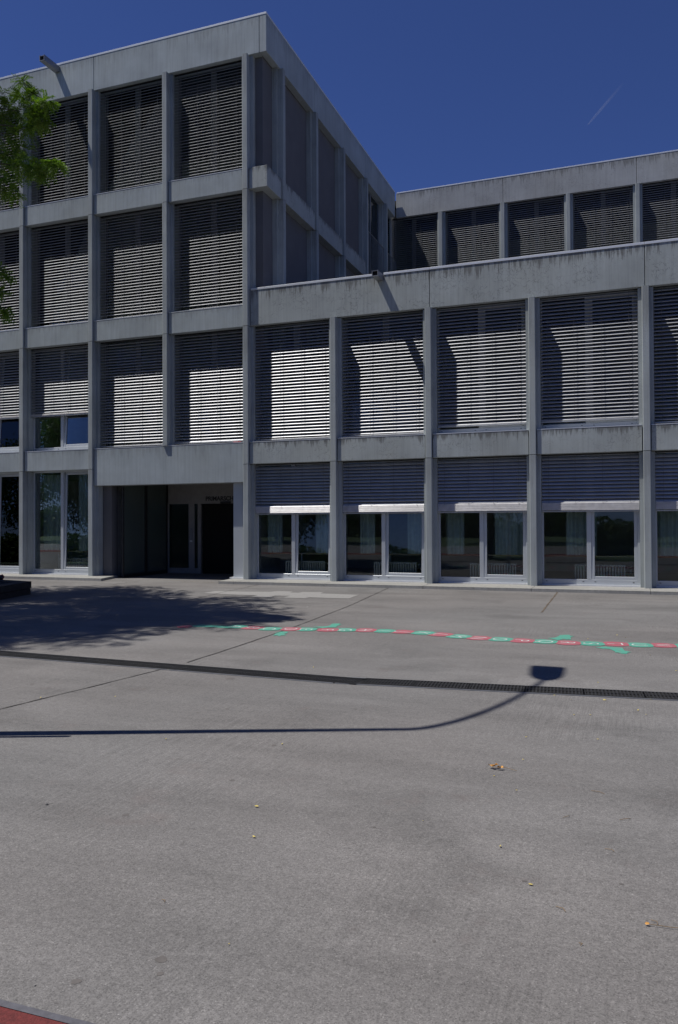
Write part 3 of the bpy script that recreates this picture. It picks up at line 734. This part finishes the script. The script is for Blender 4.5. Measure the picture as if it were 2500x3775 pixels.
MB().box(-4.7, 2.6, .90, 1.45, .69, .72).build('worktop', M['wood'], t)
for k in range(6): MB().box(-4.2+1.2*k, -4.16+1.2*k, .95, 1.0, .05, .69).build('leg', M['rad'], t)
def curtain(x0, x1, z0, z1, lab, y=.78):
    m_ = MB(); n = int((x1-x0)/.018); vs = []
    for k in range(n+1):
        u = x0+(x1-x0)*k/n; yy = y+.035*math.sin(u*38)+.02*math.sin(u*17+1)
        vs += [(u, yy, z0), (u, yy, z1), (u, yy+.003, z0), (u, yy+.003, z1)]
    fs = []
    for k in range(n): b = 4*k; fs += [(b, b+4, b+5, b+1), (b+2, b+3, b+7, b+6)]
    m_.add(vs, fs); return tag(m_.build('curtain', M['curtain'], None, True), lab, 'curtain', 'green curtains behind the classroom windows')
for x0, x1, lab in ((7.5, 7.95, 'narrow green curtain at the left of the first window right of the entrance'),(8.9, 9.5, 'green curtain behind the tilted sash right of the entrance'),
                    (10.1, 10.5, 'green curtain gathered behind the second right-hand window'),(11.35, 11.85, 'green curtain in the right half of the second right-hand window'),
                    (12.3, 12.75, 'green curtain at the left of the third right-hand window'),(13.5, 14.3, 'wide pale green curtain right half of the third right-hand window'),
                    (15.13, 15.8, 'pale green curtain hanging mid-window in the fourth right-hand bay'),(17.0, 17.6, 'green curtain at the right edge window')):
    curtain(x0, x1, .73, 2.9, lab)
for x0, x1, lab in ((-1.9, -.3, 'long green curtain in the leftmost visible ground floor bay'), (.3, 1.1, 'long green curtain left half of the bay beside the entrance'), (1.5, 2.3, 'long green curtain right half of the bay beside the entrance')):
    curtain(x0, x1, .73, 2.95, lab, .72)

# ------------------------------------------------------------------ street lamp (its shadow crosses the yard)
lx, ly = 11.83, -13.92
st = thing('street_lamp', 'tall curved street lamp left of the picture, casting the long thin shadow', 'street lamp', (lx, ly, 0))
z0 = 7.2
MB().tube([(lx, ly, 0), (lx, ly, 1.2), (lx, ly, 4), (lx, ly, z0)], [.062, .062, .05, .038], 14).build('pole', M['steel'], st, True)
MB().tube([(lx, ly, 0), (lx, ly, .05)], .13, 14).build('base_plate', M['steel'], st)
arc = []
for k in range(15):
    a = math.pi/2*k/14; arc.append((lx+.22*(1-math.cos(a)), ly+2.0*(1-math.cos(a)), z0+1.2*math.sin(a)))
MB().tube(arc, [.038-.012*k/14 for k in range(15)], 12).build('arm', M['steel'], st, True)
hx, hy, hz = arc[-1]
h = MB(); rings = [(-.06, .04, .02), (.02, .11, .05), (.18, .155, .07), (.45, .17, .06), (.66, .175, .05), (.70, .165, .04)]
for yy, hw, hh in rings:
    for k in range(16):
        a = 2*math.pi*k/16; h.v.append((hx-.06*yy+hw*math.copysign(abs(math.cos(a))**.6, math.cos(a)), hy+yy, hz+.02+hh*math.copysign(abs(math.sin(a))**.7, math.sin(a))))
for r_ in range(len(rings)-1):
    for k in range(16): h.f.append((r_*16+k, r_*16+(k+1)%16, (r_+1)*16+(k+1)%16, (r_+1)*16+k)); h.m.append(0)
h.f.append(tuple(range(16))); h.m.append(0); h.f.append(tuple(range(80, 96))[::-1]); h.m.append(0)
h.build('lamp_head', M['steel'], st, True)
tag(MB().tube([(11.70, -14.07, 0), (11.70, -14.07, 2.45)], .022, 10).build('shadow_post', M['steel']), 'unseen slim post added beside the street lamp to cast a second thin shadow', 'post')  # unseen post, added to throw the second thin shadow strand

# ------------------------------------------------------------------ tree and its hexagonal timber bed
hc = Vector((4.385, -4.47, 0)); bis = Vector((-.68, -.717, 0)).normalized(); tc_ = hc + bis*2.1
a0 = math.atan2(-bis.y, -bis.x)
bed = thing('tree_bed', 'low dark timber bed of two stacked beams at the left edge of the yard', 'planter', (tc_.x, tc_.y, 0))
for lay, (z_0, z_1, R_) in enumerate(((.0, .125, 2.085), (.135, .275, 2.10))):
    hexp = [(tc_.x+R_*math.cos(a0+k*math.pi/3), tc_.y+R_*math.sin(a0+k*math.pi/3)) for k in range(6)]
    for k in range(6):
        p, q = Vector((*hexp[k], 0)), Vector((*hexp[(k+1) % 6], 0)); t = (q-p).normalized(); n = Vector((-t.y, t.x, 0))
        p2, q2 = p+n*.28+t*.16, q+n*.28-t*.16
        MB().prism([(p.x,p.y),(q.x,q.y),(q2.x,q2.y),(p2.x,p2.y)], z_0, z_1).build('timber', M['timber'], bed)
MB().prism([(tc_.x+1.82*math.cos(a0+k*math.pi/3), tc_.y+1.82*math.sin(a0+k*math.pi/3)) for k in range(6)], 0, .2).build('soil', M['timber'], bed)

def compound_leaves(cs_, rad, per, llen, nl, lw, dirs=None, droop=.35):
    """pinnate leaves: returns verts, quads as arrays.  cs_ (n,3) clump centres"""
    cs_ = np.asarray(cs_, float); n = len(cs_)*per
    c = np.repeat(cs_, per, 0); rad = np.repeat(np.broadcast_to(rad, (len(cs_),)), per)
    d = rng.normal(size=(n, 3)); d /= np.linalg.norm(d, axis=1)[:, None]
    base = c + d*rad[:, None]*(rng.random((n, 1))**.45)*np.array([1, 1, .7])
    ax = d*np.array([1, 1, .5]) + rng.normal(size=(n, 3))*.35; ax[:, 2] -= droop; ax /= np.linalg.norm(ax, axis=1)[:, None]
    up = rng.normal(size=(n, 3))*.4; up[:, 2] += 1; side = np.cross(ax, up); side /= np.linalg.norm(side, axis=1)[:, None]; nor = np.cross(side, ax)
    L_ = llen*rng.uniform(.7, 1.15, n); V = []
    for k in range(nl):
        f = (k+1)/nl
        for s in (-1, 1):
            p0 = base + ax*(L_*f)[:, None] - np.array([0, 0, 1])*(L_*f*f*.25)[:, None]
            ll = (lw*2.6)*(1-.35*abs(f-.45))*rng.uniform(.8, 1.15, n)
            dd = side*s*.93 + ax*.32 + nor*rng.normal(0, .18, n)[:, None]; wv = ax*(lw*.5)
            mid = p0 + dd*(ll*.5)[:, None]
            V.append(np.stack([p0, mid-wv, p0+dd*ll[:, None], mid+wv], 1))
    # rachis as thin quad
    w_ = side*.0025; V.append(np.stack([base-w_, base+w_, base+ax*L_[:, None]-np.array([0,0,1])*(L_*.25)[:, None]+w_*.3, base+ax*L_[:, None]-np.array([0,0,1])*(L_*.25)[:, None]-w_*.3], 1))
    return np.concatenate(V, 0).reshape(-1, 3)
def mesh_quads(name, V, mat, parent):
    off = np.array(wpos(parent)[:]); V = (V-off).astype(np.float32); nq = len(V)//4
    me = bpy.data.meshes.new(name); me.vertices.add(len(V)); me.vertices.foreach_set('co', V.ravel())
    me.loops.add(nq*4); me.loops.foreach_set('vertex_index', np.arange(nq*4, dtype=np.int32))
    me.polygons.add(nq); me.polygons.foreach_set('loop_start', np.arange(0, nq*4, 4, dtype=np.int32))
    me.materials.append(mat); me.update(calc_edges=True); me.validate()
    o = bpy.data.objects.new(name, me); COL.objects.link(o); o.parent = parent; return o

def proj(P):
    d = P-np.array(C0); z = d@np.array(FW[:]); return 1250+FPX*(d@np.array(RT2[:]))/z, 1887.5-FPX*(d@np.array(UP2[:]))/z
tx_, ty_ = 1.7, -8.3
tree = thing('locust_tree', 'locust tree with feathery leaves reaching in from the left edge', 'tree', (tx_, ty_, 0))
cc = np.array([1.35, -9.0, 11.0]); RR = np.array([4.9, 4.9, 3.4])
cl = []
while len(cl) < 330:
    d = rng.normal(size=3); d /= np.linalg.norm(d); r = rng.uniform(.35, .97)**.6
    p = cc + d*RR*r
    px, py = proj(p[None])
    if py[0] > -180 and px[0] > -240: continue
    cl.append(p)
fr = []; fd = []
for px, py, Y, r in [(15,345,-7.9,.24),(40,390,-7.9,.24),(75,410,-7.9,.22),(30,450,-7.8,.32),(85,350,-8.0,.14),(88,300,-8.0,.09),(112,345,-8.1,.10),(120,395,-8.1,.13),(150,385,-8.2,.12),(172,372,-8.3,.08),(140,420,-8.2,.12),(155,440,-8.2,.08),
                     (60,500,-7.9,.30),(100,470,-8.0,.22),(130,465,-8.0,.12),(20,560,-7.8,.32),(55,575,-7.9,.28),(80,545,-7.9,.18),(15,620,-7.8,.28),(30,660,-7.8,.22),(60,610,-8.0,.24),(20,700,-7.8,.22),(50,710,-7.8,.15),(95,600,-8.1,.17),(110,630,-8.1,.17),(135,620,-8.2,.13),(165,612,-8.3,.12),(190,605,-8.4,.10),(212,608,-8.4,.07),(160,640,-8.3,.08),(110,450,-8.0,.16),(10,420,-7.8,.3),(5,500,-7.8,.3),
                     (5,1000,-7.6,.18),(20,1020,-7.7,.12),(10,1080,-7.6,.18),(8,1140,-7.6,.18),(25,1150,-7.7,.10),(5,1230,-7.6,.12),(3,1380,-7.6,.10),(8,1420,-7.7,.07)]:
    
    if py > 1160: continue
    if py > 900: px -= 8
    w_ = ony(px, py, Y); fr.append(w_[:]); fd.append(r*(.5 if py > 900 else 1))
V1 = compound_leaves(cl, np.full(len(cl), .80), 110, .24, 6, .030)
V2 = compound_leaves(fr, np.array(fd)*.56, 32, .17, 9, .0175, droop=.2)
mesh_quads('crown', np.concatenate([V1, V2]), M['leaf'], tree)
tb = MB(); base = Vector((tx_, ty_, 0)); top = Vector((1.5, -8.8, 7.0))
tb.tube([base, base.lerp(top, .3)+Vector((.06,.04,0)), base.lerp(top, .7), top], [.24, .19, .16, .13], 10)
bm_ = MB()
for k in range(0, len(cl), 5):
    e = Vector(cl[k]); mid = top.lerp(e, .45)+Vector((0, 0, .35)); bm_.tube([top, top.lerp(mid, .5)+Vector((0,0,.2)), mid, e], [.06, .045, .03, .008], 5)
for e_, r in zip(fr, fd):
    if r < .2: continue
    e = Vector(e_); s_ = Vector((5.2, -8.4, e.z+.1)); bm_.tube([Vector((1.6, -8.7, 6.2)), s_, s_.lerp(e, .6)+Vector((0,0,.12)), e], [.05, .03, .016, .004], 5)
tb.build('trunk', M['bark'], tree, True); bm_.build('branches', M['bark'], tree, True)

# trees and hedge beyond the yard, behind the camera (seen mirrored in the glass)
def bigtree(x, y, h, r, lab, n=130):
    t = thing('park_tree', lab, 'tree', (x, y, 0), 'trees behind the school yard')
    MB().tube([(x, y, 0), (x+.1, y, h*.3), (x, y+.1, h*.6)], [.32, .25, .12], 9).build('trunk', M['bark'], t, True)
    c_ = []
    while len(c_) < n:
        d = rng.normal(size=3); d /= np.linalg.norm(d); rr = rng.uniform(.4, 1)**.5
        c_.append(np.array([x, y, h*.6]) + d*np.array([r, r, h*.38])*rr)
    c_ = np.array(c_); m_ = 150; P = np.repeat(c_, m_, 0) + rng.normal(size=(n*m_, 3))*.5
    u = rng.normal(size=P.shape); u /= np.linalg.norm(u, axis=1)[:, None]; v = np.cross(u, rng.normal(size=P.shape)); v /= np.linalg.norm(v, axis=1)[:, None]
    s = .12; V = np.stack([P-u*s, P-v*s*.6, P+u*s, P+v*s*.6], 1).reshape(-1, 3)
    mesh_quads('crown', V, M['leafb'], t)
    return t
T0 = bigtree(7, -38, 14, 4.9, 'broad dark tree behind the yard, mirrored in the windows right of the entrance')
T1 = bigtree(20, -40, 12, 4.3, 'round tree behind the yard, mirrored in the middle ground floor windows', 100)
for src, x, y, rz, sc, lb in ((T0, -9, -37, 1.1, 1.05, 'tree behind the yard mirrored in the first window right of the entrance'), (T1, -17, -40, 2.0, 1.15, 'tree behind the yard mirrored in the glass doors of the entrance'),
                              (T0, -25, -36, 3.0, .95, 'tree behind the yard mirrored in the window bay left of the entrance'), (T1, -34, -38, .7, 1.2, 'tree behind the yard mirrored in the leftmost window bay')):
    c = copy_tree(src); c.location = (x, y, 0); c.rotation_euler = (0, 0, rz); c.scale = (sc, sc, sc); c['label'] = lb

hd = thing('clipped_hedge', 'long dark hedge closing the lawn far behind the yard', 'hedge', (0, -62, 0))
P = np.stack([rng.uniform(-110, 90, 45000), -62+rng.normal(0, .9, 45000), rng.uniform(0, 1, 45000)*3.4], 1); P[:, 2] *= 1+.12*np.sin(P[:, 0]*.6)
u = rng.normal(size=P.shape); u /= np.linalg.norm(u, axis=1)[:, None]; v = np.cross(u, rng.normal(size=P.shape)); v /= np.linalg.norm(v, axis=1)[:, None]
mesh_quads('foliage', np.stack([P-u*.22, P-v*.15, P+u*.22, P+v*.15], 1).reshape(-1, 3), M['leafb'], hd)
MB().box(-109, 89, -62.5, -61.5, 0, 2.9).build('inner_growth', M['grass'], hd)
st_ = MB()
for k in range(60): xx = -105+3.2*k; st_.tube([(xx, -62, 0), (xx+.1, -62, 3.5)], [.07, .03], 6)
st_.build('stems', M['bark'], hd)

# small things lying about
p = onz(7, 2137, .278); bg_ = thing('shoulder_bag', 'small dark bag with a reddish strap on the tree bed at the left edge', 'bag', tuple(p))
b = MB(); n = 12; rr_ = [(.0, .07), (.02, .10), (.05, .105), (.08, .09), (.10, .05)]
for z_, q_ in rr_: b.v += [(p.x+.9*q_*math.cos(2*math.pi*k/n)-.05, p.y+.5*q_*math.sin(2*math.pi*k/n), .278+z_+.01*math.sin(k*2.1)) for k in range(n)]
for k_ in range(4):
    for k in range(n): b.f.append((k_*n+k, k_*n+(k+1)%n, (k_+1)*n+(k+1)%n, (k_+1)*n+k)); b.m.append(0)
b.f.append(tuple(range(n))[::-1]); b.f.append(tuple(range(4*n, 5*n))); b.m += [0, 0]
b.build('body', M['sign'], bg_, True)
MB().tube([(p.x-.02, p.y-.03, .37), (p.x+.05, p.y-.04, .39), (p.x+.10, p.y-.04, .35), (p.x+.06, p.y-.05, .285)], .012, 7).build('strap', M['redrag'], bg_, True)
MB().tube([(p.x-.05, p.y-.06, .29), (p.x+.01, p.y-.07, .37)], .007, 6).build('buckle', M['metal'], bg_, True)
rg = MB(); q = [(6.86+.03*k, .10+.012*math.sin(k*1.9), 3.604+.018*abs(math.sin(k*1.3))) for k in range(9)]
rg.tube(q, [.006, .012, .014, .010, .006, .012, .014, .010, .004], 7); tag(rg.build('rag', M['redrag'], None, True), 'small crumpled red rag on the ledge above the entrance beside the pilaster', 'rag')

# ------------------------------------------------------------------ contrail
m, N, L, P = newmat('ice_trail'); tcn = nd(N, 'ShaderNodeTexCoord'); sp_ = nd(N, 'ShaderNodeSeparateXYZ'); L.new(tcn.outputs['Generated'], sp_.inputs[0])
ra = ramp(N, [(0, .09), (.35, .07), (.7, .02), (1, 0)]); L.new(sp_.outputs[2], ra.inputs[0]); L.new(ra.outputs[0], P.inputs['Alpha'])
P.inputs['Base Color'].default_value = (.85, .87, .9, 1); P.inputs['Roughness'].default_value = 1
ct = thing('contrail', 'faint thin white aircraft trail high in the blue sky', 'contrail', tuple(Vector(C0)+ray(2220, 400)*6000))
for o_ in (-2.2, 2.2):
    pts = []
    for k in range(9):
        f = k/8; px = 2167+(2300-2167)*f+o_*min(1, f*5+.1)*(1-f*.6)*1.0; py = 460-(460-304)*f+o_*.7*min(1, f*5+.1); pts.append(Vector(C0)+ray(px, py)*6000)
    MB().tube(pts, [1.5+6*f/8 for f in range(9)], 8).build('trail', m, ct, True)
